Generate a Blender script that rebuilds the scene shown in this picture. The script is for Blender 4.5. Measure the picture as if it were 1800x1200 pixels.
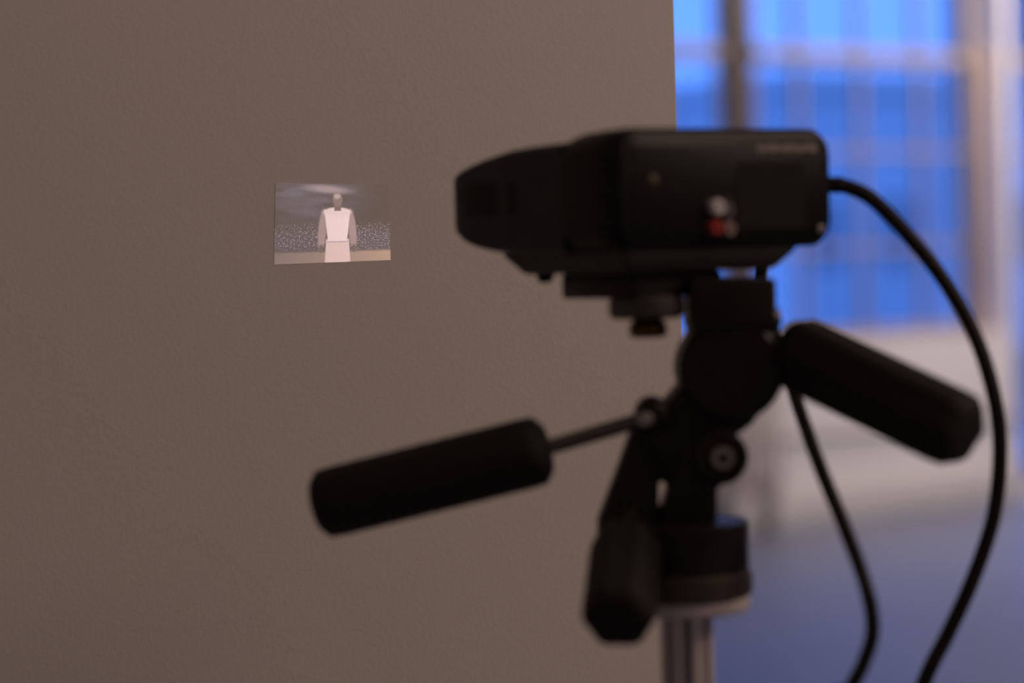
import bpy, bmesh, math, random
from mathutils import Vector, Matrix, noise

random.seed(4)
for o in list(bpy.data.objects):
    bpy.data.objects.remove(o, do_unlink=True)
scene = bpy.context.scene
col = scene.collection
R = math.radians

# ------------------------------------------------------------------ camera
K = 85 / 36 * 1800                     # focal length in pixels of the 1800 px frame
EYE = 1.19
PITCH, ROLL = R(2.2), R(1.6)
f_ = Vector((0, math.cos(PITCH), -math.sin(PITCH)))
r0 = Vector((1, 0, 0))
u0 = r0.cross(f_)
r_ = math.cos(ROLL) * r0 - math.sin(ROLL) * u0
u_ = math.sin(ROLL) * r0 + math.cos(ROLL) * u0
CAM = Vector((0, 0, EYE))
camd = bpy.data.cameras.new('camera')
cam = bpy.data.objects.new('camera', camd)
col.objects.link(cam)
mw = Matrix.Identity(4)
for i in range(3):
    mw[i][0], mw[i][1], mw[i][2], mw[i][3] = r_[i], u_[i], -f_[i], CAM[i]
cam.matrix_world = mw
camd.lens = 85
camd.sensor_width = 36
camd.clip_end = 300
camd.dof.use_dof = True
camd.dof.focus_distance = 1.50
camd.dof.aperture_fstop = 3.5
scene.camera = cam


def ray(px, py):
    return f_ + (px - 900) / K * r_ - (py - 600) / K * u_


def at(px, py, d):
    """point seen at a pixel at depth d along the optical axis"""
    return CAM + ray(px, py) * d


def on_plane(px, py, p0, n):
    d = ray(px, py)
    return CAM + d * ((p0 - CAM).dot(n) / d.dot(n))


# ------------------------------------------------------------------ world: dusk sky
w = bpy.data.worlds.new('dusk_sky')
scene.world = w
w.use_nodes = True
nt = w.node_tree
nt.nodes.clear()
tc = nt.nodes.new('ShaderNodeTexCoord')
sp = nt.nodes.new('ShaderNodeSeparateXYZ')
cr = nt.nodes.new('ShaderNodeValToRGB')
cr.color_ramp.elements[0].position = 0.0
cr.color_ramp.elements[0].color = (.106, .272, .95, 1)
cr.color_ramp.elements[1].position = 0.8
cr.color_ramp.elements[1].color = (.065, .19, .85, 1)
bg = nt.nodes.new('ShaderNodeBackground')
bg.inputs['Strength'].default_value = 2.0
out = nt.nodes.new('ShaderNodeOutputWorld')
nt.links.new(tc.outputs['Generated'], sp.inputs[0])
nt.links.new(sp.outputs['Z'], cr.inputs[0])
nt.links.new(cr.outputs[0], bg.inputs['Color'])
nt.links.new(bg.outputs[0], out.inputs['Surface'])

# ------------------------------------------------------------------ room frame (window wall) and lights
YAW_ROOM = R(35)
TS = Vector((math.cos(YAW_ROOM), math.sin(YAW_ROOM), 0))     # along the window wall, to the right
NR = Vector((math.sin(YAW_ROOM), -math.cos(YAW_ROOM), 0))    # from the window wall into the room
P0 = Vector((1.06, 10.0, 0))
M_ROOM = Matrix(((TS.x, NR.x, 0, P0.x), (TS.y, NR.y, 0, P0.y), (0, 0, 1, 0), (0, 0, 0, 1)))


def rf(s, n, z):
    return M_ROOM @ Vector((s, n, z))


def lamp(name, loc, target, power, size, color=(1.0, .68, .50)):
    l = bpy.data.lights.new(name, 'AREA')
    l.shape = 'DISK'
    l.size = size
    l.energy = power
    l.color = color
    o = bpy.data.objects.new(name, l)
    col.objects.link(o)
    o.location = loc
    o.rotation_euler = (Vector(target) - Vector(loc)).to_track_quat('-Z', 'Y').to_euler()
    return o


WARM = (1.0, .70, .545)
lamp('ceiling_light_gallery', (2.6, .7, 3.42), (2.3, 1.1, 0), 30, 2.0, WARM)
lamp('grazing_fill_gallery', (2.2, 1.25, 2.35), (0.3, 1.5, 1.1), 11.5, .5, WARM)  # added unseen lamp, grazes the partition to steepen its brightness gradient
lamp('ceiling_light_rear', (-1.2, -2.2, 3.42), (-1.0, -1.2, 0), 4, 1.6, WARM)
lamp('ceiling_light_window', rf(1.3, 1.5, 3.1), rf(.9, 0, .2), 86, .4, (1.0, .83, .79))

scene.view_settings.view_transform = 'Standard'
scene.view_settings.look = 'None'
scene.view_settings.gamma = 1
scene.view_settings.use_curve_mapping = False
scene.view_settings.exposure = 0.0


# ------------------------------------------------------------------ materials
def mat(name, color, rough=.5, metal=0.0, var=.0, scale=30, bump=0.0, bscale=200, spec=.5, coords='Object'):
    m = bpy.data.materials.new(name)
    m.use_nodes = True
    t = m.node_tree
    b = t.nodes['Principled BSDF']
    b.inputs['Roughness'].default_value = rough
    b.inputs['Metallic'].default_value = metal
    b.inputs['Specular IOR Level'].default_value = spec
    tcn = t.nodes.new('ShaderNodeNewGeometry') if coords == 'World' else t.nodes.new('ShaderNodeTexCoord')
    src = tcn.outputs['Position'] if coords == 'World' else tcn.outputs['Object']
    nz = t.nodes.new('ShaderNodeTexNoise')
    nz.inputs['Scale'].default_value = scale
    nz.inputs['Detail'].default_value = 4
    t.links.new(src, nz.inputs['Vector'])
    rp = t.nodes.new('ShaderNodeValToRGB')
    rp.color_ramp.elements[0].position = .3
    rp.color_ramp.elements[1].position = .7
    rp.color_ramp.elements[0].color = tuple(c * (1 - var) for c in color) + (1,)
    rp.color_ramp.elements[1].color = tuple(min(1, c * (1 + var)) for c in color) + (1,)
    t.links.new(nz.outputs['Fac'], rp.inputs[0])
    t.links.new(rp.outputs[0], b.inputs['Base Color'])
    if bump:
        n2 = t.nodes.new('ShaderNodeTexNoise')
        n2.inputs['Scale'].default_value = bscale
        n2.inputs['Detail'].default_value = 3
        t.links.new(src, n2.inputs['Vector'])
        bp = t.nodes.new('ShaderNodeBump')
        bp.inputs['Strength'].default_value = bump
        bp.inputs['Distance'].default_value = .002
        t.links.new(n2.outputs['Fac'], bp.inputs['Height'])
        t.links.new(bp.outputs[0], b.inputs['Normal'])
    return m


def glass_mat():
    m = bpy.data.materials.new('window_glass')
    m.use_nodes = True
    t = m.node_tree
    t.nodes.clear()
    o = t.nodes.new('ShaderNodeOutputMaterial')
    mx = t.nodes.new('ShaderNodeMixShader')
    tr = t.nodes.new('ShaderNodeBsdfTransparent')
    gl = t.nodes.new('ShaderNodeBsdfGlossy')
    gl.inputs['Roughness'].default_value = .02
    lw = t.nodes.new('ShaderNodeLayerWeight')
    lw.inputs['Blend'].default_value = .5
    pw = t.nodes.new('ShaderNodeMath')
    pw.operation = 'POWER'
    pw.inputs[1].default_value = 5
    ma = t.nodes.new('ShaderNodeMath')
    ma.operation = 'MULTIPLY_ADD'
    ma.inputs[1].default_value = .96
    ma.inputs[2].default_value = .03
    t.links.new(lw.outputs['Facing'], pw.inputs[0])
    t.links.new(pw.outputs[0], ma.inputs[0])
    tcn = t.nodes.new('ShaderNodeTexCoord')
    nz = t.nodes.new('ShaderNodeTexNoise')
    nz.inputs['Scale'].default_value = 3
    rp = t.nodes.new('ShaderNodeValToRGB')
    rp.color_ramp.elements[0].color = (.93, .95, .96, 1)
    rp.color_ramp.elements[1].color = (.98, .98, .98, 1)
    t.links.new(tcn.outputs['Object'], nz.inputs['Vector'])
    t.links.new(nz.outputs['Fac'], rp.inputs[0])
    t.links.new(rp.outputs[0], tr.inputs['Color'])
    t.links.new(ma.outputs[0], mx.inputs[0])
    t.links.new(tr.outputs[0], mx.inputs[1])
    t.links.new(gl.outputs[0], mx.inputs[2])
    t.links.new(mx.outputs[0], o.inputs[0])
    return m


MT = {
    'plaster': mat('wall_plaster', (.72, .69, .66), .9, var=.025, scale=1.3, bump=.085, bscale=330, coords='World'),
    'paint': mat('white_wall_paint', (.78, .76, .74), .8, var=.02, scale=2, bump=.1, bscale=120),
    'ceil': mat('ceiling_paint', (.75, .74, .72), .9, var=.02, scale=2),
    'wood_white': mat('white_painted_wood', (.74, .70, .66), .45, var=.03, scale=6),
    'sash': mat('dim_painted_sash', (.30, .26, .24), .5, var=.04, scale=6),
    'post': mat('backlit_dark_post', (.09, .062, .045), .6, var=.1, scale=9),  # backlit darkness of the post put into its base colour
    'floor': mat('blue_tinted_grey_floor', (.15, .17, .24), .46, spec=.75, var=.06, scale=3, bump=.05, bscale=60),  # grey floor, blue window light partly put into its colour
    'rad': mat('cream_radiator_enamel', (.78, .71, .64), .45, var=.05, scale=20),
    'black': mat('black_plastic', (.012, .011, .011), .5, var=.1, scale=60, bump=.1, bscale=900),
    'black_rear': mat('black_matte_shell', (.005, .0048, .005), .45, spec=.22, var=.1, scale=60, bump=.1, bscale=900),
    'front_shell': mat('charcoal_shell', (.026, .026, .031), .45, spec=.22, var=.1, scale=60, bump=.1, bscale=900),
    'recess_shade': mat('recess_shade_black', (.004, .004, .004), .8, var=.1),
    'rubber': mat('black_rubber', (.019, .016, .015), .7, spec=.22, var=.15, scale=200, bump=.3, bscale=700),
    'head': mat('black_head_enamel', (.019, .016, .015), .42, spec=.22, var=.15, scale=60, bump=.15, bscale=600),
    'steel': mat('dull_steel', (.16, .145, .13), .35, .9, var=.1, scale=50),
    'bolt': mat('bright_steel', (.45, .42, .38), .35, .8, var=.1, scale=50),
    'alu': mat('satin_aluminium', (.78, .72, .70), .5, .2, var=.06, scale=25),
    'alu_dark': mat('groove_aluminium', (.06, .06, .075), .4, .5, var=.06, scale=25),
    'bronze': mat('bronze_ring', (.10, .075, .062), .45, .5, var=.1, scale=50),
    'brass': mat('dark_brass', (.10, .05, .015), .4, .7, var=.15, scale=60),
    'cable': mat('black_cable_jacket', (.018, .016, .017), .5, spec=.22, var=.1, scale=40),
    'red': mat('red_plastic', (.55, .06, .05), .4, var=.05),
    'white': mat('white_plastic', (.85, .82, .84), .4, var=.05),
    'grey': mat('grey_plastic', (.22, .21, .22), .4, var=.05),
    'pinkish': mat('pale_plastic', (.42, .30, .29), .4, var=.05),
    'print': mat('pale_grey_print', (.30, .26, .25), .6, var=.1, scale=300),
    'label': mat('dark_label', (.010, .009, .008), .7, spec=.2, var=.1, scale=200),
    'amber': mat('amber_button', (.06, .04, .015), .5, var=.1),
    'lens': mat('lens_glass', (.02, .02, .03), .05, var=.1),
    'glass': glass_mat(),
    'facade': mat('pale_render', (.78, .78, .76), .9, var=.05, scale=.3),
    'facade2': mat('grey_render', (.60, .61, .61), .9, var=.08, scale=.3),
    'facade3': mat('dark_render', (.34, .36, .38), .9, var=.08, scale=.3),
    'roof': mat('slate_roof', (.25, .26, .28), .8, var=.1, scale=1),
    'pane_far': mat('dark_far_pane', (.28, .29, .30), .5, var=.1),
    'asphalt': mat('street_asphalt', (.30, .30, .31), .9, var=.1, scale=.5),
    'leaf': mat('dark_foliage', (.10, .13, .07), .8, var=.2, scale=4),
    'bark': mat('bark', (.12, .09, .07), .9, var=.2, scale=8),
}


# ------------------------------------------------------------------ mesh helpers (all in world coordinates)
def xform(vs, M):
    if M is not None:
        for v in vs:
            v.co = M @ v.co


def box(bm, c, size, M=None, bev=0, seg=2):
    g = bmesh.ops.create_cube(bm, size=1)
    vs = g['verts']
    for v in vs:
        v.co = Vector((c[0] + v.co.x * size[0], c[1] + v.co.y * size[1], c[2] + v.co.z * size[2]))
    if bev:
        es = list({e for v in vs for e in v.link_edges})
        res = bmesh.ops.bevel(bm, geom=es, offset=bev, segments=seg, profile=.5, affect='EDGES')
        vs = list({v for f in res['faces'] for v in f.verts} | {v for v in vs if v.is_valid})
    xform(vs, M)
    return bm


def span(bm, x0, x1, y0, y1, z0, z1, M=None, bev=0, seg=2):
    return box(bm, ((x0 + x1) / 2, (y0 + y1) / 2, (z0 + z1) / 2), (x1 - x0, y1 - y0, z1 - z0), M, bev, seg)


def frame_of(p0, p1):
    d = (p1 - p0).normalized()
    a = Vector((0, 0, 1)) if abs(d.z) < .9 else Vector((1, 0, 0))
    x = d.cross(a).normalized()
    y = d.cross(x)
    return d, x, y


def lathe(bm, p0, p1, prof, seg=28, cap=True, ripple=0, nr=0):
    """prof: list of (distance along p0->p1 in metres, radius)"""
    p0, p1 = Vector(p0), Vector(p1)
    d, x, y = frame_of(p0, p1)
    rings = []
    for (t, r) in prof:
        ring = []
        for k in range(seg):
            a = 2 * math.pi * k / seg
            rr = r * (1 + (ripple * math.cos(nr * a) if nr else 0))
            ring.append(bm.verts.new(p0 + d * t + (x * math.cos(a) + y * math.sin(a)) * rr))
        rings.append(ring)
    for i in range(len(rings) - 1):
        for k in range(seg):
            k2 = (k + 1) % seg
            bm.faces.new((rings[i][k], rings[i][k2], rings[i + 1][k2], rings[i + 1][k]))
    if cap:
        bm.faces.new(rings[0][::-1])
        bm.faces.new(rings[-1])
    return bm


def cyl(bm, p0, p1, r, seg=24, r1=None):
    p0, p1 = Vector(p0), Vector(p1)
    L = (p1 - p0).length
    r1 = r if r1 is None else r1
    e = min(r, r1) * .12
    return lathe(bm, p0, p1, [(0, r - e), (e, r), (L - e, r1), (L, r1 - e)], seg)


def tube(bm, pts, r, seg=12, sub=10):
    """smooth tube through points (Catmull-Rom)"""
    P = [Vector(p) for p in pts]
    P = [P[0] * 2 - P[1]] + P + [P[-1] * 2 - P[-2]]
    C = []
    for i in range(1, len(P) - 2):
        for k in range(sub):
            t = k / sub
            a, b, c, d = P[i - 1], P[i], P[i + 1], P[i + 2]
            C.append(.5 * ((2 * b) + (c - a) * t + (2 * a - 5 * b + 4 * c - d) * t * t + (3 * b - a - 3 * c + d) * t ** 3))
    C.append(P[-2])
    rings = []
    x = None
    for i, c in enumerate(C):
        tan = (C[min(i + 1, len(C) - 1)] - C[max(i - 1, 0)]).normalized()
        if x is None:
            x = tan.orthogonal().normalized()
        x = (x - tan * x.dot(tan)).normalized()
        y = tan.cross(x)
        rings.append([bm.verts.new(c + (x * math.cos(2 * math.pi * k / seg) + y * math.sin(2 * math.pi * k / seg)) * r) for k in range(seg)])
    for i in range(len(rings) - 1):
        for k in range(seg):
            k2 = (k + 1) % seg
            bm.faces.new((rings[i][k], rings[i][k2], rings[i + 1][k2], rings[i + 1][k]))
    bm.faces.new(rings[0][::-1])
    bm.faces.new(rings[-1])
    return bm


def prism(bm, pts, thick, dirv=Vector((0, 1, 0)), bev=.002):
    """solid plate: outline of world points, thickened both ways along dirv"""
    dirv = Vector(dirv).normalized()
    a = [bm.verts.new(Vector(p) - dirv * thick / 2) for p in pts]
    b = [bm.verts.new(Vector(p) + dirv * thick / 2) for p in pts]
    n = len(pts)
    fs = [bm.faces.new(a[::-1]), bm.faces.new(b)]
    for i in range(n):
        j = (i + 1) % n
        fs.append(bm.faces.new((a[i], a[j], b[j], b[i])))
    bmesh.ops.recalc_face_normals(bm, faces=fs)
    if bev:
        es = list({e for f in fs[:2] for e in f.edges})
        bmesh.ops.bevel(bm, geom=es, offset=bev, segments=2, profile=.5, affect='EDGES')
    return bm


def link(o, parent=None):
    col.objects.link(o)
    if parent:
        o.parent = parent
    return o


def basis(o):
    m = o.matrix_basis.copy()
    while o.parent:
        o = o.parent
        m = o.matrix_basis @ m
    return m


def obj(name, bm, m, parent=None, origin=None, smooth=40):
    bmesh.ops.recalc_face_normals(bm, faces=bm.faces[:])
    for f in bm.faces:
        f.smooth = True
    for e in bm.edges:
        if len(e.link_faces) == 2 and e.calc_face_angle(0) > R(smooth):
            e.smooth = False
    if parent is None and origin is None:
        zs = min(v.co.z for v in bm.verts)
        cx = sum((v.co for v in bm.verts), Vector()) / len(bm.verts)
        origin = Vector((cx.x, cx.y, zs))
    if parent is None:
        inv = Matrix.Translation(-Vector(origin))
    else:
        inv = basis(parent).inverted()
    for v in bm.verts:
        v.co = inv @ v.co
    me = bpy.data.meshes.new(name)
    bm.to_mesh(me)
    bm.free()
    me.materials.append(MT[m] if isinstance(m, str) else m)
    o = bpy.data.objects.new(name, me)
    if parent is None:
        o.location = origin
    return link(o, parent)


def tag(o, label=None, cat=None, group=None, kind=None):
    for k, v in (('label', label), ('category', cat), ('group', group), ('kind', kind)):
        if v:
            o[k] = v
    return o


def empty(name, M, **kw):
    o = bpy.data.objects.new(name, None)
    o.empty_display_size = .05
    o.matrix_basis = M
    link(o)
    return tag(o, **kw)


def B():
    return bmesh.new()


# ------------------------------------------------------------------ the room
S0, S1, N1, HC = -9.5, 5.0, 10.5, 3.5
WT = .36                                            # thickness of the window wall
bm = B(); span(bm, S0 - .2, S1 + .2, -WT, N1 + .2, -.12, 0, M_ROOM)
tag(obj('floor', bm, 'floor'), 'grey sealed floor, tinted for the blue window light it catches', 'floor', kind='structure')
bm = B(); span(bm, S0 - .2, S1 + .2, -WT, N1 + .2, HC, HC + .12, M_ROOM)
tag(obj('ceiling', bm, 'ceil'), 'plain white ceiling above the gallery', 'ceiling', kind='structure')
bm = B(); span(bm, S0 - .2, S0, 0, N1, 0, HC, M_ROOM)
tag(obj('wall_left', bm, 'paint'), 'white side wall beyond the partition', 'wall', kind='structure')
bm = B(); span(bm, S1, S1 + .2, 0, N1, 0, HC, M_ROOM)
tag(obj('wall_right', bm, 'paint'), 'white side wall right of the windows', 'wall', kind='structure')
bm = B(); span(bm, S0 - .2, S1 + .2, N1, N1 + .2, 0, HC, M_ROOM)
tag(obj('wall_front', bm, 'paint'), 'white wall behind the viewer', 'wall', kind='structure')


def s_at(px, py, n):
    p = on_plane(px, py, rf(0, n, 0), NR)
    return (p - P0).dot(TS)


def z_at(px, py, n):
    return on_plane(px, py, rf(0, n, 0), NR).z


SASH = -.20                                          # sash plane, set back in the wall
sA1 = s_at(1766, 300, 0)                             # right edge of the wide opening, on the inner wall face
sPost = s_at(1291, 150, SASH)
sA0 = sPost - 1.55
sill = z_at(1500, 603, 0)
topz = 3.05
sB0, sB1 = sA1 + .052, sA1 + 1.5                      # tall window to the right
bz = z_at(1795, 868, 0)
bm = B()
span(bm, S0 - .2, sA0, -WT, 0, 0, HC, M_ROOM)
span(bm, sA0, sA1, -WT, 0, 0, sill, M_ROOM)
span(bm, sA0, sA1, -WT, 0, topz, HC, M_ROOM)
span(bm, sA1, sB0, -WT, 0, 0, HC, M_ROOM)
span(bm, sB0, sB1, -WT, 0, 0, bz, M_ROOM)
span(bm, sB0, sB1, -WT, 0, topz, HC, M_ROOM)
span(bm, sB1, S1 + .2, -WT, 0, 0, HC, M_ROOM)
tag(obj('wall_back', bm, 'paint'), 'white window wall with deep reveals', 'wall', kind='structure')


def window(name, s0, s1, z0, z1, rail, cols, rows_lo, rows_up, label, fw=.07):
    e = empty(name, M_ROOM @ Matrix.Translation(((s0 + s1) / 2, SASH, z0)), label=label, kind='structure')
    n0, n1 = SASH - .03, SASH + .03
    for nm, a in (('stile', (s0, s0 + fw, n0, n1, z0, z1)), ('stile', (s1 - fw, s1, n0, n1, z0, z1)),
                  ('bottom_rail', (s0 + fw, s1 - fw, n0, n1, z0, z0 + .05)), ('top_rail', (s0 + fw, s1 - fw, n0, n1, z1 - .07, z1)),
                  ('meeting_rail', (s0 + fw, s1 - fw, n0 - .01, n1 + .02, rail - .03, rail + .03))):
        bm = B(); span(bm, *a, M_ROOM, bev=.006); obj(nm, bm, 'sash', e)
    sx = [s0 + fw] + cols + [s1 - fw]
    for (a, b, rows, no) in ((z0 + .05, rail - .035, rows_lo, 0), (rail + .035, z1 - .07, rows_up, -.012)):
        zz = [a] + rows + [b]
        for c in cols:
            bm = B(); span(bm, c - .0105, c + .0105, SASH - .02 + no, SASH + .02 + no, a, b, M_ROOM, bev=.004)
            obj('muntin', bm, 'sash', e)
        for r in rows:
            bm = B(); span(bm, s0 + fw, s1 - fw, SASH - .016 + no, SASH + .016 + no, r - .0105, r + .0105, M_ROOM, bev=.004)
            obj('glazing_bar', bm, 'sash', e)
        for i in range(len(sx) - 1):
            for j in range(len(zz) - 1):
                bm = B()
                span(bm, sx[i], sx[i + 1], SASH - .002 + no, SASH + .002 + no, zz[j], zz[j + 1], M_ROOM)
                obj('pane', bm, 'glass', e)
    return e


zr = z_at(1500, 100, SASH)
zm1, zm2 = z_at(1500, 268, SASH), z_at(1500, 437, SASH)
colsA = [s_at(x, 300, SASH) for x in (1405, 1512, 1617)]
sJ = s_at(1703, 300, SASH)
pitchz = zm1 - zm2
window('window_2', sPost + .038, sA1, sill, topz, zr, colsA, [zm2, zm1], [zr + pitchz, zr + 2 * pitchz],
       'sash window of many small panes filled with blue dusk', fw=.05)
dcol = colsA[1] - colsA[0]
window('window_1', sA0, sPost - .038, sill, topz, zr, [sPost - .038 - dcol * k for k in (3, 2, 1)], [zm2, zm1],
       [zr + pitchz, zr + 2 * pitchz], 'sash window left of the dark post, beside the partition edge', fw=.05)
window('window_3', sB0, sB1, bz, topz, zr, [sB0 + .5, sB0 + .95], [z_at(1795, 745, SASH), zm2, zm1], [zr + pitchz],
       'tall dark blue window at the right edge of the picture')
bm = B(); span(bm, sPost - .038, sPost + .038, SASH - .06, SASH + .07, sill, topz, M_ROOM, bev=.008)
tag(obj('trim_1', bm, 'post'), 'dark brown upright post between the two sash windows', 'post', kind='structure')
# inner casing of the right reveal, slightly yellowed wood against the sash
bm = B(); span(bm, sA1 - .022, sA1 + .0, SASH + .03, SASH + .10, sill, zr + .05, M_ROOM, bev=.006)
tag(obj('trim_2', bm, mat('tan_painted_stop', (.62, .46, .34), .5, var=.04)), 'tan window stop inside the right reveal', 'trim', kind='structure')
# sill board, apron moulding, baseboard
bm = B(); span(bm, sA0, sA1 , SASH + .03, .003, sill - .028, sill + .004, M_ROOM, bev=.006)
tag(obj('trim_3', bm, 'wood_white'), 'white window sill board under the small panes', 'window sill', kind='structure')
zt = z_at(1500, 752, 0)
bm = B(); span(bm, sA0, sB0, 0, .018, zt - .02, zt + .02, M_ROOM, bev=.006)
tag(obj('trim_4', bm, 'wood_white'), 'thin horizontal moulding across the panel below the window', 'moulding', kind='structure')
zb = z_at(1500, 838, 0)
bm = B(); span(bm, S0, sB0, 0, .024, 0, zb, M_ROOM, bev=.005)
tag(obj('baseboard_back', bm, 'wood_white'), 'tall white baseboard along the window wall', 'baseboard', kind='structure')

# partition the picture is projected on
YAW_W = R(15)
tw = Vector((math.cos(YAW_W), math.sin(YAW_W), 0))
nw = Vector((math.sin(YAW_W), -math.cos(YAW_W), 0))           # towards the camera
PW = at(583, 393, 1.50)
end = on_plane(1193, 300, PW, nw)
sE = (end - PW).dot(tw)
M_W = Matrix(((tw.x, -nw.x, 0, PW.x), (tw.y, -nw.y, 0, PW.y), (0, 0, 1, 0), (0, 0, 0, 1)))
bm = B(); span(bm, sE - 2.6, sE, 0, .14, 0, 3.2, M_W, bev=.002)
tag(obj('wall_partition', bm, 'plaster'), 'pale plaster partition lit by dim warm light', 'wall', kind='structure')

# the lit patch of wall that carries the projected picture
quad = [(484, 321.5), (683, 325), (686.5, 457), (481.5, 465)]
qp = [on_plane(x, y, PW, nw) for x, y in quad]
bm = B()
fr = [bm.verts.new(p + nw * .00014) for p in qp]
bk = [bm.verts.new(p + nw * .00002) for p in qp]
bm.faces.new(fr)
bm.faces.new(bk[::-1])
for i in range(4):
    bm.faces.new((fr[i], bk[i], bk[(i + 1) % 4], fr[(i + 1) % 4]))
tag(obj('projected_picture', bm, 'plaster', origin=(qp[2] + qp[3]) / 2),
    'small bright picture of a pale figure projected on the wall', 'projection')

# ------------------------------------------------------------------ projector
YAW_P = R(35)
PZ = 1.19
O = Vector((.0514, 1.15, PZ))
M_P = Matrix.Translation(O) @ Matrix.Rotation(YAW_P, 4, 'Z')
WP, LP = .1386, .1415
proj = empty('projector', M_P @ Matrix.Translation((WP / 2, LP / 2, -.0135)),
             label='black compact projector clamped on top of the tripod head', cat='projector')


def rrect(x0, x1, z0, z1, r, n=5):
    pts = []
    for (cx, cz, a0) in ((x1 - r, z1 - r, 0), (x0 + r, z1 - r, 90), (x0 + r, z0 + r, 180), (x1 - r, z0 + r, 270)):
        for k in range(n + 1):
            a = R(a0 + 90 * k / n)
            pts.append((cx + r * math.cos(a), cz + r * math.sin(a)))
    return pts


def loft(bm, stations, M, rad=.009):
    rings = []
    for (y, z0, z1, ins) in stations:
        rr = min(rad, (z1 - z0) * .45)
        rings.append([bm.verts.new(M @ Vector((x, y, z))) for x, z in rrect(ins, WP - ins, z0, z1, rr)])
    n = len(rings[0])
    for i in range(len(rings) - 1):
        for k in range(n):
            k2 = (k + 1) % n
            bm.faces.new((rings[i][k], rings[i][k2], rings[i + 1][k2], rings[i + 1][k]))
    bm.faces.new(rings[0][::-1])
    bm.faces.new(rings[-1])
    return bm


bm = B()
loft(bm, [(0, .000, .0530, .0035), (.0012, -.0015, .0548, .0012), (.004, -.003, .0562, 0), (.02, -.003, .0560, 0),
          (.032, -.003, .0555, 0), (.042, -.003, .0540, 0), (.0465, -.003, .0520, .0004)], M_P, .012)
shell = obj('rear_shell', bm, 'black_rear', proj)
bm = B()
loft(bm, [(.0450, -.0028, .0512, .0008), (.070, -.0028, .0507, .0008), (.090, -.0026, .0497, .0008), (.103, -.002, .0478, .0008),
          (.115, -.0005, .0460, .0008), (.126, .0015, .0438, .0008), (.134, .0040, .0418, .0008), (.1395, .0075, .0398, .0010), (.1415, .0095, .0385, .0022)], M_P, .004)
nose = obj('front_shell', bm, 'front_shell', proj)
# lower tray
bm = B()
ring = []
for (x0, x1, y0, y1, z) in ((.006, .116, .002, .106, -.0024), (.006, .116, .002, .105, -.004), (.010, .104, .006, .092, -.0135)):
    ring.append([bm.verts.new(M_P @ Vector(p)) for p in ((x0, y0, z), (x1, y0, z), (x1, y1, z), (x0, y1, z))])
for i in range(2):
    for k in range(4):
        bm.faces.new((ring[i][k], ring[i][(k + 1) % 4], ring[i + 1][(k + 1) % 4], ring[i + 1][k]))
bm.faces.new(ring[0]); bm.faces.new(ring[2][::-1])
bmesh.ops.bevel(bm, geom=[e for e in bm.edges], offset=.0012, segments=2, affect='EDGES')
obj('lower_tray', bm, mat('brownish_black_plastic', (.014, .011, .010), .5, var=.1), proj)
for (x, y) in ((.020, .087), (.095, .087)):
    bm = B(); lathe(bm, M_P @ Vector((x, y, -.013)), M_P @ Vector((x, y, -.018)), [(0, .0045), (.003, .0042), (.0045, .003), (.005, .002)], 16)
    obj('foot', bm, 'rubber', proj)
# side vents: proud dark patches with louvres, slot shade put into the colour
for (y0, y1) in ((.101, .131), (.083, .094)):
    bm = B(); span(bm, .0004, .003, y0, y1, .017, .034, M_P, bev=.001)
    # the nose narrows here, follow it
    v = obj('side_vent', bm, 'recess_shade', proj)
    n = max(2, int((y1 - y0) / .005))
    for k in range(n):
        yy = y0 + (k + .5) * (y1 - y0) / n
        bm = B(); span(bm, .0002, .0022, yy - .0007, yy + .0007, .018, .033, M_P)
        obj('louvre', bm, 'black', v)
# rear panel
bm = B(); span(bm, .010, .131, -.0006, .001, .004, .0475, M_P, bev=.0004)
panel = obj('rear_panel', bm, 'black_rear', proj)


def rear_px(px, py):
    """local x,z on the rear face of a pixel"""
    n = M_P.to_3x3() @ Vector((0, -1, 0))
    p = M_P.inverted() @ on_plane(px, py, O, n)
    return p.x, p.z


def jack(px, py, m, r=.0024, parent=panel):
    x, z = rear_px(px, py)
    bm = B()
    lathe(bm, M_P @ Vector((x, -.0004, z)), M_P @ Vector((x, -.006, z)),
          [(0, r), (.0045, r), (.005, r * .9), (.005, r * .55), (.002, r * .5)], 20)
    return obj('jack', bm, m, parent)


# socket plate with four sockets
xa, za = rear_px(1236, 345); xb, zb_ = rear_px(1288, 418)
bm = B(); span(bm, xa, xb, -.0011, 0, zb_, za, M_P, bev=.0004)
plate = obj('socket_plate', bm, 'recess_shade', proj)
tag(jack(1253, 364, 'white', .0038, plate), 'white round socket')
tag(jack(1250, 400, 'red', .0034, plate), 'red round socket')
jack(1273, 402, 'pinkish', .0034, plate)
jack(1271, 370, 'grey', .0030, plate)
# row of tiny illegible pale print, one strip
x0, z0 = rear_px(1330, 268); x1, z1 = rear_px(1434, 253)
bm = B()
n = 13
for k in range(n):
    a = x0 + (x1 - x0) * k / n
    span(bm, a, a + (x1 - x0) / n * .80, -.0009, -.0003, z0 + (.0006 if k % 3 else 0), z1 - (.0008 if k % 4 == 1 else 0), M_P)
obj('printed_strip', bm, 'print', proj)
x0, z0 = rear_px(1296, 402); x1, z1 = rear_px(1412, 285)
bm = B(); span(bm, x0, x1, -.0008, -.0003, z0, z1, M_P)
lab = obj('rating_label', bm, 'label', proj)
x, z = rear_px(1441, 403)
bm = B(); lathe(bm, M_P @ Vector((x, -.0002, z)), M_P @ Vector((x, -.002, z)), [(0, .0026), (.001, .0024), (.0016, .0012)], 16)
obj('screw', bm, 'grey', proj)
x, z = rear_px(1146, 318)
bm = B(); lathe(bm, M_P @ Vector((x, -.0002, z)), M_P @ Vector((x, -.002, z)), [(0, .003), (.001, .0028), (.0016, .0015)], 16)
obj('indicator', bm, 'amber', proj)
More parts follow.
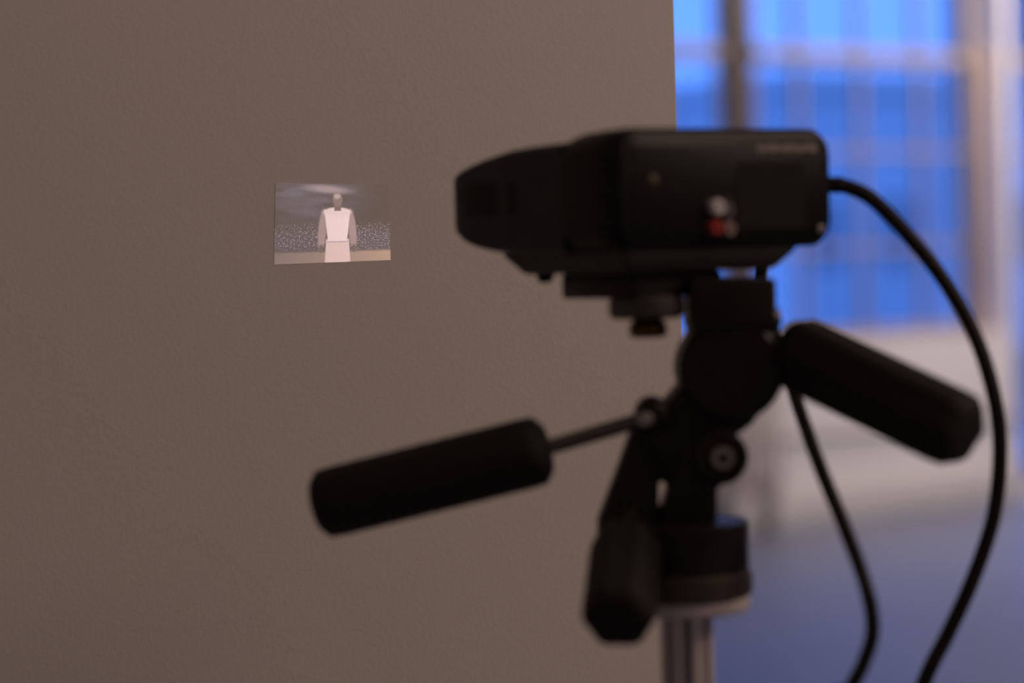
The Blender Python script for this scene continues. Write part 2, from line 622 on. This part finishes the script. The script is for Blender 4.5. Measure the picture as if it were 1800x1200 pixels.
# lens on the nose
lc = Vector((WP / 2, LP, .0225))
bm = B()
lathe(bm, M_P @ (lc + Vector((0, -.004, 0))), M_P @ (lc + Vector((0, .01, 0))), [(0, .0105), (.009, .0105), (.010, .0098), (.010, .0085), (.006, .008)], 28)
barrel = obj('lens_barrel', bm, 'black', proj)
bm = B()
lathe(bm, M_P @ lc, M_P @ (lc + Vector((0, .01, 0))), [(0.001, .008), (.0025, .0078), (.004, .005), (.0045, .002)], 24)
obj('lens_glass', bm, 'lens', barrel)

# the projector's own light with its (generic) picture
LPOS = M_P @ (lc + Vector((0, .009, 0)))
PC = sum(qp, Vector()) / 4
sl = bpy.data.lights.new('projector_beam', 'SPOT')
sl.energy = 1.0
sl.spot_size = R(34)
sl.spot_blend = 0
sl.shadow_soft_size = 0
slo = bpy.data.objects.new('projector_beam', sl)
col.objects.link(slo)
qrot = (PC - LPOS).to_track_quat('-Z', 'Y')
slo.matrix_basis = Matrix.Translation(LPOS) @ qrot.to_matrix().to_4x4()
inv = slo.matrix_basis.inverted()
src = []
for p in qp:
    v = inv @ p
    src.append((v.x / v.z, v.y / v.z))
dst = [(0, 1), (1, 1), (1, 0), (0, 0)]
import numpy as np
A, bb = [], []
for (x, y), (u, v) in zip(src, dst):
    A.append([x, y, 1, 0, 0, 0, -u * x, -u * y]); bb.append(u)
    A.append([0, 0, 0, x, y, 1, -v * x, -v * y]); bb.append(v)
H = [float(k) for k in np.linalg.solve(np.array(A), np.array(bb))] + [1.0]


class NG:
    def __init__(s, tree):
        s.t = tree

    def m(s, op, a, b=None, c=None, clamp=False):
        n = s.t.nodes.new('ShaderNodeMath')
        n.operation = op
        n.use_clamp = clamp
        for i, v in enumerate((a, b, c)):
            if v is None:
                continue
            if isinstance(v, (int, float)):
                n.inputs[i].default_value = v
            else:
                s.t.links.new(v, n.inputs[i])
        return n.outputs[0]

    def smooth(s, v, a, b, lo=0.0, hi=1.0):
        n = s.t.nodes.new('ShaderNodeMapRange')
        n.interpolation_type = 'SMOOTHSTEP'
        s.t.links.new(v, n.inputs[0])
        for i, k in enumerate((a, b, lo, hi)):
            n.inputs[i + 1].default_value = k
        return n.outputs[0]

    def ell(s, u, v, cx, cy, rx, ry, soft=.18, shear=0.0):
        du = s.m('SUBTRACT', u, cx)
        dv = s.m('SUBTRACT', v, cy)
        if shear:
            du = s.m('SUBTRACT', du, s.m('MULTIPLY', dv, shear))
        q = s.m('ADD', s.m('POWER', s.m('ABSOLUTE', s.m('DIVIDE', du, rx)), 2.0), s.m('POWER', s.m('ABSOLUTE', s.m('DIVIDE', dv, ry)), 2.0))
        return s.smooth(s.m('SQRT', q), 1 - soft, 1 + soft, 1, 0)

    def rect(s, u, v, cx, cy, rx, ry, soft=.1, taper=0.0):
        dv = s.m('SUBTRACT', v, cy)
        du = s.m('SUBTRACT', u, cx)
        rxv = s.m('ADD', s.m('MULTIPLY', dv, taper), rx)
        q = s.m('MAXIMUM', s.m('ABSOLUTE', s.m('DIVIDE', du, rxv)), s.m('ABSOLUTE', s.m('DIVIDE', dv, ry)))
        return s.smooth(q, 1 - soft, 1 + soft, 1, 0)

    def mix(s, fac, a, b):
        n = s.t.nodes.new('ShaderNodeMix')
        n.data_type = 'RGBA'
        s.t.links.new(fac, n.inputs[0])
        for k, v in ((6, a), (7, b)):
            if isinstance(v, tuple):
                n.inputs[k].default_value = v + (1,)
            else:
                s.t.links.new(v, n.inputs[k])
        return n.outputs[2]


sl.use_nodes = True
t = sl.node_tree
t.nodes.clear()
g = NG(t)
tcn = t.nodes.new('ShaderNodeTexCoord')
sx = t.nodes.new('ShaderNodeSeparateXYZ')
t.links.new(tcn.outputs['Normal'], sx.inputs[0])
aa = g.m('DIVIDE', sx.outputs[0], sx.outputs[2])
ab = g.m('DIVIDE', sx.outputs[1], sx.outputs[2])


def lin(i):
    return g.m('ADD', g.m('ADD', g.m('MULTIPLY', aa, H[i]), g.m('MULTIPLY', ab, H[i + 1])), H[i + 2])


den = lin(6)
U = g.m('DIVIDE', lin(0), den)
V = g.m('DIVIDE', lin(3), den)
cu = t.nodes.new('ShaderNodeCombineXYZ')
t.links.new(U, cu.inputs[0]); t.links.new(V, cu.inputs[1])
# backdrop: dim hall, bluish haze, speckle, lit floor
mp = t.nodes.new('ShaderNodeVectorMath'); mp.operation = 'MULTIPLY'
mp.inputs[1].default_value = (72, 58, 1)
t.links.new(cu.outputs[0], mp.inputs[0])
nz = t.nodes.new('ShaderNodeTexNoise'); nz.inputs['Scale'].default_value = 1.0; nz.inputs['Detail'].default_value = 2
t.links.new(mp.outputs[0], nz.inputs['Vector'])
mp2 = t.nodes.new('ShaderNodeVectorMath'); mp2.operation = 'MULTIPLY'
mp2.inputs[1].default_value = (3, 9, 1)
t.links.new(cu.outputs[0], mp2.inputs[0])
nz2 = t.nodes.new('ShaderNodeTexNoise'); nz2.inputs['Scale'].default_value = 1.0; nz2.inputs['Detail'].default_value = 4
t.links.new(mp2.outputs[0], nz2.inputs['Vector'])
c = (.012, .009, .010)
haze = g.m('MULTIPLY', g.ell(U, V, .30, .86, .34, .30, .9), g.smooth(nz2.outputs['Fac'], .3, .7, .25, 1.0))
c = g.mix(haze, c, (.11, .115, .18))
streak = g.m('MULTIPLY', g.ell(U, V, .44, .93, .16, .05, .7, shear=-1.5), .8)
c = g.mix(streak, c, (.42, .32, .36))
spk = g.m('MULTIPLY', g.smooth(nz.outputs['Fac'], .50, .76), g.smooth(V, .10, .22))
spk = g.m('MULTIPLY', spk, g.smooth(V, .36, .56, 1, 0))
c = g.mix(spk, c, (.60, .52, .66))
low = g.m('MULTIPLY', g.smooth(V, .30, .48, 1, 0), .20)
c = g.mix(low, c, (.12, .12, .20))
fl = g.smooth(V, .11, .16, 1, 0)
c = g.mix(fl, c, g.mix(U, (.20, .15, .15), (.42, .27, .20)))
# a plain standing figure, arms at the sides
for sgn in (-1, 1):
    c = g.mix(g.ell(U, V, .525 + sgn * .132, .40, .034, .26, .25, shear=-.05 * sgn), c, (.34, .24, .25))
    c = g.mix(g.ell(U, V, .525 + sgn * .142, .17, .020, .05, .3), c, (.10, .07, .07))
c = g.mix(g.rect(U, V, .525, .13, .105, .16, .06, -.04), c, (.78, .56, .56))
c = g.mix(g.rect(U, V, .525, .46, .098, .20, .07, .08), c, (.92, .70, .70))
c = g.mix(g.ell(U, V, .525, .635, .120, .060, .2), c, (.86, .66, .66))
c = g.mix(g.rect(U, V, .525, .255, .100, .008, .4), c, (.45, .36, .44))
c = g.mix(g.rect(U, V, .528, .70, .030, .05, .15), c, (.14, .10, .09))
c = g.mix(g.ell(U, V, .528, .795, .042, .082, .15), c, (.20, .14, .13))
c = g.mix(g.ell(U, V, .524, .84, .030, .035, .5), c, (.46, .37, .37))
msk = g.rect(U, V, .5, .5, .5, .5, .008)
c = g.mix(msk, (0.0, 0.0, 0.0), c)
em = t.nodes.new('ShaderNodeEmission')
t.links.new(c, em.inputs['Color'])
em.inputs['Strength'].default_value = 1.0
lo = t.nodes.new('ShaderNodeOutputLight')
t.links.new(em.outputs[0], lo.inputs[0])
sl.energy = 2.35

# ------------------------------------------------------------------ tripod
DZ = 1.20
cc = at(1207, 1120, DZ)                               # column axis
CX, CY = cc.x, cc.y
trip = empty('tripod', Matrix.Translation((CX, CY, 0)),
             label='black three-way tripod head on a pale fluted column, carrying the projector', cat='tripod')


def hz(py, px=1207, d=DZ):
    return at(px, py, d).z


def col_ring(z0, z1, r, m, name, prof=None, seg=40, ripple=0, nr=0):
    bm = B()
    p0, p1 = Vector((CX, CY, z0)), Vector((CX, CY, z1))
    L = z1 - z0
    e = min(.0015, L * .2)
    lathe(bm, p0, p1, prof or [(0, r - e), (e, r), (L - e, r), (L, r - e)], seg, True, ripple, nr)
    return obj(name, bm, m, trip)


PX = DZ / K                                           # metres per pixel at the head
# column: pale tube with recessed dark grooves
cr_ = 47 * PX
cz1 = hz(1072)
column = col_ring(.60, cz1, cr_ * .93, 'alu_dark', 'column')
NF = 8
for k in range(NF):
    a0 = 2 * math.pi * k / NF + R(-90 + 22)
    bm = B()
    n = 5
    ins, outr = [], []
    for j in range(n + 1):
        a = a0 + (2 * math.pi / NF) * .72 * (j / n - .5)
        for z, lst in ((.60, ins), (cz1 - .0005, outr)):
            lst.append((Vector((CX + cr_ * math.cos(a), CY + cr_ * math.sin(a), z)), Vector((CX + cr_ * .9 * math.cos(a), CY + cr_ * .9 * math.sin(a), z))))
    vo = [[bm.verts.new(p[0]) for p in lst] for lst in (ins, outr)]
    vi = [[bm.verts.new(p[1]) for p in lst] for lst in (ins, outr)]
    for j in range(n):
        bm.faces.new((vo[0][j], vo[0][j + 1], vo[1][j + 1], vo[1][j]))
        bm.faces.new((vi[0][j + 1], vi[0][j], vi[1][j], vi[1][j + 1]))
        for q in (0, 1):
            bm.faces.new((vo[q][j], vi[q][j], vi[q][j + 1], vo[q][j + 1]))
    for j in (0, n):
        bm.faces.new((vo[0][j], vo[1][j], vi[1][j], vi[0][j]))
    obj('column_rib', bm, 'alu', column)
rb = 116 * PX
col_ring(hz(1071), hz(1046), rb * .97, 'alu', 'head_flange', prof=None)
col_ring(hz(1044), hz(1000), rb * 1.02, 'bronze', 'pan_ring')
col_ring(hz(1002), hz(914), rb * .97, 'head', 'pan_base')
# pan neck and knuckle
def P(x, y, d=DZ):
    return at(x, y, d)


bm = B()
prism(bm, [P(1160, 930), P(1163, 890), P(1175, 850), P(1180, 830), P(1205, 770), P(1290, 770), P(1270, 840), P(1257, 855), P(1256, 930)], .034, bev=.003)
obj('pan_neck', bm, 'head', trip)
bm = B()
kc = P(1259, 797)
cyl(bm, kc + Vector((0, -.024, 0)), kc + Vector((0, .024, 0)), 48 * PX, 36)
kn = obj('knuckle', bm, 'head', trip)
bm = B()
lathe(bm, kc + Vector((.001, -.0230, 0)), kc + Vector((.001, -.028, 0)), [(0, 21 * PX), (.003, 20 * PX), (.0038, 18 * PX), (.0038, 9 * PX), (.001, 8 * PX)], 28)
obj('pivot_bolt', bm, 'bolt', kn)
# tilt housing
bm = B()
tc_ = P(1280, 646)
lathe(bm, tc_ + Vector((0, -.021, 0)), tc_ + Vector((0, .021, 0)), [(0, 82 * PX), (.003, 92 * PX), (.039, 92 * PX), (.042, 82 * PX)], 44)
obj('tilt_housing', bm, 'head', trip)
bm = B()
prism(bm, [P(1160, 712), P(1196, 668), P(1200, 630), P(1208, 590), P(1208, 560), P(1355, 560), P(1368, 600), P(1352, 690), P(1318, 742), P(1292, 760),
           P(1250, 850), P(1168, 850), P(1150, 800), P(1128, 768), P(1122, 725), P(1138, 706)], .030, bev=.003)
obj('tilt_arm', bm, 'head', trip)
# platform under the projector
bm = B()
prism(bm, [P(1206, 493), P(1214, 487), P(1349, 488), P(1356, 494), P(1357, 560), P(1352, 575), P(1215, 585), P(1206, 570)], .046, bev=.003)
obj('platform_block', bm, 'head', trip)
bm = B()
g0 = P(1362, 560, 1.185)
lathe(bm, g0 + Vector((-.006, 0, 0)), g0 + Vector((.003, 0, 0)), [(0, .0052), (.0075, .0052), (.009, .004)], 20)
obj('lock_button', bm, 'steel', trip)
# quick release plate, oriented with the projector
def pl(px, py, d):
    return M_P.inverted() @ at(px, py, d)


bm = B()
ztop, zbot = -.0136, -.0262
span(bm, .020, .075, .012, .074, zbot, ztop, M_P, bev=.002)
obj('camera_plate', bm, 'head', trip)
bm = B()
q = P(1136, 530, 1.19)
lathe(bm, Vector((q.x, q.y, PZ + zbot + .001)), Vector((q.x, q.y, hz(561, 1136, 1.19))),
      [(0, .016), (.002, .0182), (.0090, .0182), (.0110, .016)], 48, True, .02, 24)
obj('plate_knob', bm, mat('worn_grey_knob', (.075, .065, .06), .5, .3, var=.2, scale=80), trip)
bm = B()
lathe(bm, Vector((q.x + .0005, q.y, hz(553, 1136, 1.19))), Vector((q.x + .0005, q.y, hz(594, 1136, 1.19))),
      [(0, .006), (.003, .0075), (.005, .0092), (.0098, .0092), (.0112, .0075)], 32, True, .02, 16)
obj('plate_screw', bm, 'brass', trip)


def grip(p_root, p0, p1, r, rod_r, lobes=0):
    """handle: steel rod from p_root to the rubber grip p0->p1"""
    h = bpy.data.objects.new('handle', None)
    h.empty_display_size = .02
    h.location = basis(trip).inverted() @ Vector(p_root)
    link(h, trip)
    d = (p1 - p0).normalized()
    L = (p1 - p0).length
    bm = B(); cyl(bm, p_root, p0 + d * .01, rod_r, 20); obj('rod', bm, 'steel', h)
    bm = B()
    e = .80 if lobes else .70
    lathe(bm, p0, p1, [(0, r * .55), (.001, r * e), (.005, r * .97), (.011, r), (L - .011, r), (L - .005, r * .97), (L - .001, r * e), (L, r * .55)],
          36, True, .055 if lobes else 0, lobes)
    obj('grip', bm, 'rubber', h, smooth=50)
    if not lobes:
        for k in range(9):
            tt = .016 + (L - .032) * k / 8
            bm = B()
            lathe(bm, p0 + d * (tt - .0012), p0 + d * (tt + .0012), [(0, r * .99), (.0005, r * 1.012), (.0019, r * 1.012), (.0024, r * .99)], 24)
            obj('grip_ridge', bm, 'rubber', h)
    return h


# left (tilt) handle
grip(P(1136, 735, 1.19), P(966, 787, 1.19), P(552, 890, 1.20), 62 * PX, .0040)
bm = B()
s0_ = P(1148, 728, 1.180)
lathe(bm, s0_ + Vector((0, .016, 0)), s0_ + Vector((0, -.004, 0)), [(0, .0085), (.014, .0085), (.018, .006), (.019, .0045)], 24)
dome = obj('rod_clamp', bm, 'head', trip)
bm = B()
s1_ = P(1135, 738, 1.172)
lathe(bm, s1_ + Vector((0, .006, 0)), s1_ + Vector((0, -.006, 0)), [(0, .0038), (.005, .0038), (.0065, .0026)], 20)
obj('clamp_screw', bm, 'bolt', dome)
# right handle, pointing towards the viewer
grip(P(1352, 600, 1.21), P(1386, 612, 1.195), P(1700, 764, 1.125), 64 * PX, .0038, lobes=6)
# lower pan handle with its bracket, hanging down towards the viewer
bm = B()
prism(bm, [P(1112, 745), P(1165, 740), P(1185, 800), P(1172, 842), P(1157, 846), P(1157, 885), P(1165, 895), P(1162, 990), P(1050, 985), P(1050, 935), P(1050, 912), P(1083, 825), P(1102, 770)], .020, bev=.003)
obj('pan_lever', bm, 'head', trip)
grip(P(1108, 900, 1.192), P(1102, 950, 1.170), P(1086, 1096, 1.110), 59 * PX, .0038, lobes=6)
# legs below the frame: collar, three tubes, feet on the floor
col_ring(.80, .88, .040, 'head', 'leg_collar')
for k in range(3):
    a = R(270 + 120 * k)
    dr = Vector((math.cos(a), math.sin(a), 0))
    base = Vector((CX, CY, 0))
    p0, p1, p2 = base + dr * .035 + Vector((0, 0, .84)), base + dr * .21 + Vector((0, 0, .40)), base + dr * .36 + Vector((0, 0, .016))
    lg = bpy.data.objects.new('leg', None)
    lg.empty_display_size = .02
    lg.location = basis(trip).inverted() @ p0
    link(lg, trip)
    bm = B(); cyl(bm, p0, p1, .014, 20); obj('upper_leg', bm, 'alu', lg)
    bm = B(); cyl(bm, p1 + (p0 - p1) * .1, p2, .010, 18); obj('lower_leg', bm, 'alu', lg)
    bm = B(); cyl(bm, p1 + (p0 - p1).normalized() * .02, p1 - (p0 - p1).normalized() * .025, .018, 20); obj('leg_lock', bm, 'head', lg)
    bm = B(); lathe(bm, p2 + Vector((0, 0, .012)), Vector((p2.x, p2.y, 0)), [(0, .011), (.01, .015), (.026, .016), (.028, .014)], 20); obj('rubber_foot', bm, 'rubber', lg)

# ------------------------------------------------------------------ cables
plug = M_P @ Vector((WP - .002, .008, .028))
pts = [plug, at(1482, 326, 1.232), at(1535, 352, 1.23), at(1600, 418, 1.225), at(1664, 500, 1.22), at(1714, 590, 1.215), at(1746, 690, 1.21),
       at(1758, 785, 1.21), at(1748, 900, 1.21), at(1713, 1010, 1.21), at(1668, 1110, 1.21), at(1622, 1205, 1.21), at(1560, 1400, 1.22)]
l = pts[-1]
pts += [Vector((l.x + .01, l.y - .06, .6)), Vector((l.x + .04, l.y - .15, .2)), Vector((l.x + .12, l.y - .25, .0042)), Vector((l.x + .5, l.y - .22, .0042)), Vector((l.x + 1.0, l.y - .3, .0042))]
ce = empty('power_cable', Matrix.Translation(plug), label='thick black cable curving down from the projector, the outer one on the right', cat='cable')
bm = B(); tube(bm, pts, .0039, 14); obj('cord', bm, 'cable', ce)
bm = B(); cyl(bm, M_P @ Vector((WP - .0005, .008, .028)), pts[1] + Vector((0, 0, .0002)), .0043, 20); obj('strain_relief', bm, 'cable', ce)
p0 = M_P @ Vector((WP + .0006, .060, .010))
pts = [p0, p0 + M_P.to_3x3() @ Vector((.008, 0, -.008)), at(1335, 500, 1.30), at(1362, 590, 1.27), at(1386, 660, 1.25), at(1412, 740, 1.22), at(1446, 832, 1.19), at(1488, 935, 1.17), at(1522, 1030, 1.15),
       at(1534, 1105, 1.15), at(1518, 1165, 1.15), at(1494, 1212, 1.15), at(1440, 1330, 1.15)]
l = pts[-1]
pts += [Vector((l.x - .01, l.y, .7)), Vector((l.x - .01, l.y - .03, .25)), Vector((l.x, l.y - .12, .0036)), Vector((l.x, l.y - .5, .0036))]
bm = B(); tube(bm, pts, .0035, 14)
tag(obj('video_cable', bm, 'cable'), 'thin black cable hanging from behind the right grip handle', 'cable')

# ------------------------------------------------------------------ radiator under the window
sR1 = s_at(1372, 780, .20)
pitch = .058
NRAD = 14
zr0, zr1 = z_at(1340, 868, .20), z_at(1340, 628, .2)
rad = empty('radiator', M_ROOM @ Matrix.Translation((sR1 - NRAD * pitch / 2, .15, 0)),
            label='cream column radiator below the sill behind the tripod head', cat='radiator')
src_o = None
for k in range(NRAD):
    if src_o is None:
        bm = B()
        s = sR1 - pitch / 2
        for n0 in (.085, .150, .215):
            lathe(bm, rf(s, n0, zr0), rf(s, n0, zr1), [(0, .010), (.02, .017), (zr1 - zr0 - .02, .017), (zr1 - zr0, .010)], 12)
        span(bm, s - .025, s + .025, .085, .215, zr0 + .01, zr0 + .05, M_ROOM, bev=.008)
        span(bm, s - .025, s + .025, .085, .215, zr1 - .05, zr1 - .01, M_ROOM, bev=.008)
        src_o = obj('section', bm, 'rad', rad)
    else:
        c2 = src_o.copy()
        col.objects.link(c2)
        c2.parent = rad
        c2.location = src_o.location + Vector((-pitch * k, 0, 0))
for k in (0, NRAD - 1):
    s = sR1 - pitch * (k + .5)
    bm = B(); span(bm, s - .012, s + .012, .10, .20, 0, zr0 + .03, M_ROOM, bev=.004); obj('foot', bm, 'rad', rad)

# ------------------------------------------------------------------ outside: street and buildings across it
bm = B(); span(bm, -60, 60, -90, -.9, -3.6, -3.5, M_ROOM)
tag(obj('street', bm, 'asphalt'), 'dim street outside the windows', 'street', kind='structure')


def building(s0, s1, n0, n1, ht, m, nwin, nfl, label):
    e = empty('building', M_ROOM @ Matrix.Translation(((s0 + s1) / 2, n0, -3.5)), label=label, cat='building', group='buildings across the street')
    bm = B(); span(bm, s0, s1, n1, n0, -3.5, ht, M_ROOM); obj('wall', bm, m, e)
    bm = B(); span(bm, s0 - .2, s1 + .2, n1 - .2, n0 + .25, ht, ht + .35, M_ROOM); obj('cornice', bm, 'facade2', e)
    wsp = (s1 - s0) / nwin
    for i in range(nwin):
        for j in range(nfl):
            z = -2.6 + j * 3.1
            if z + 1.7 > ht:
                continue
            sc = s0 + wsp * (i + .5)
            bm = B(); span(bm, sc - .5, sc + .5, n0, n0 + .05, z, z + 1.6, M_ROOM); wn = obj('window', bm, 'facade', e)
            bm = B(); span(bm, sc - .42, sc + .42, n0 + .05, n0 + .07, z + .08, z + 1.52, M_ROOM); obj('pane', bm, 'pane_far', wn)
    return e


def s_far(px, n):
    return s_at(px, 300, n)


nb = -26
building(s_far(1100, nb), s_far(1420, nb), nb, nb - 8, 1.9, 'facade', 4, 2, 'pale lower building across the street, seen blurred left of the projector cable')
building(s_far(1440, nb) + .6, s_far(2050, nb), nb - 1.5, nb - 9, 4.1, 'facade2', 5, 2, 'grey taller building across the street, seen blurred through the right panes')
building(s_far(1735, nb - 15), s_far(2300, nb - 11), nb - 11, nb - 15, 9.5, 'facade3', 4, 4, 'tall dark blue building filling the tall window at the right edge')
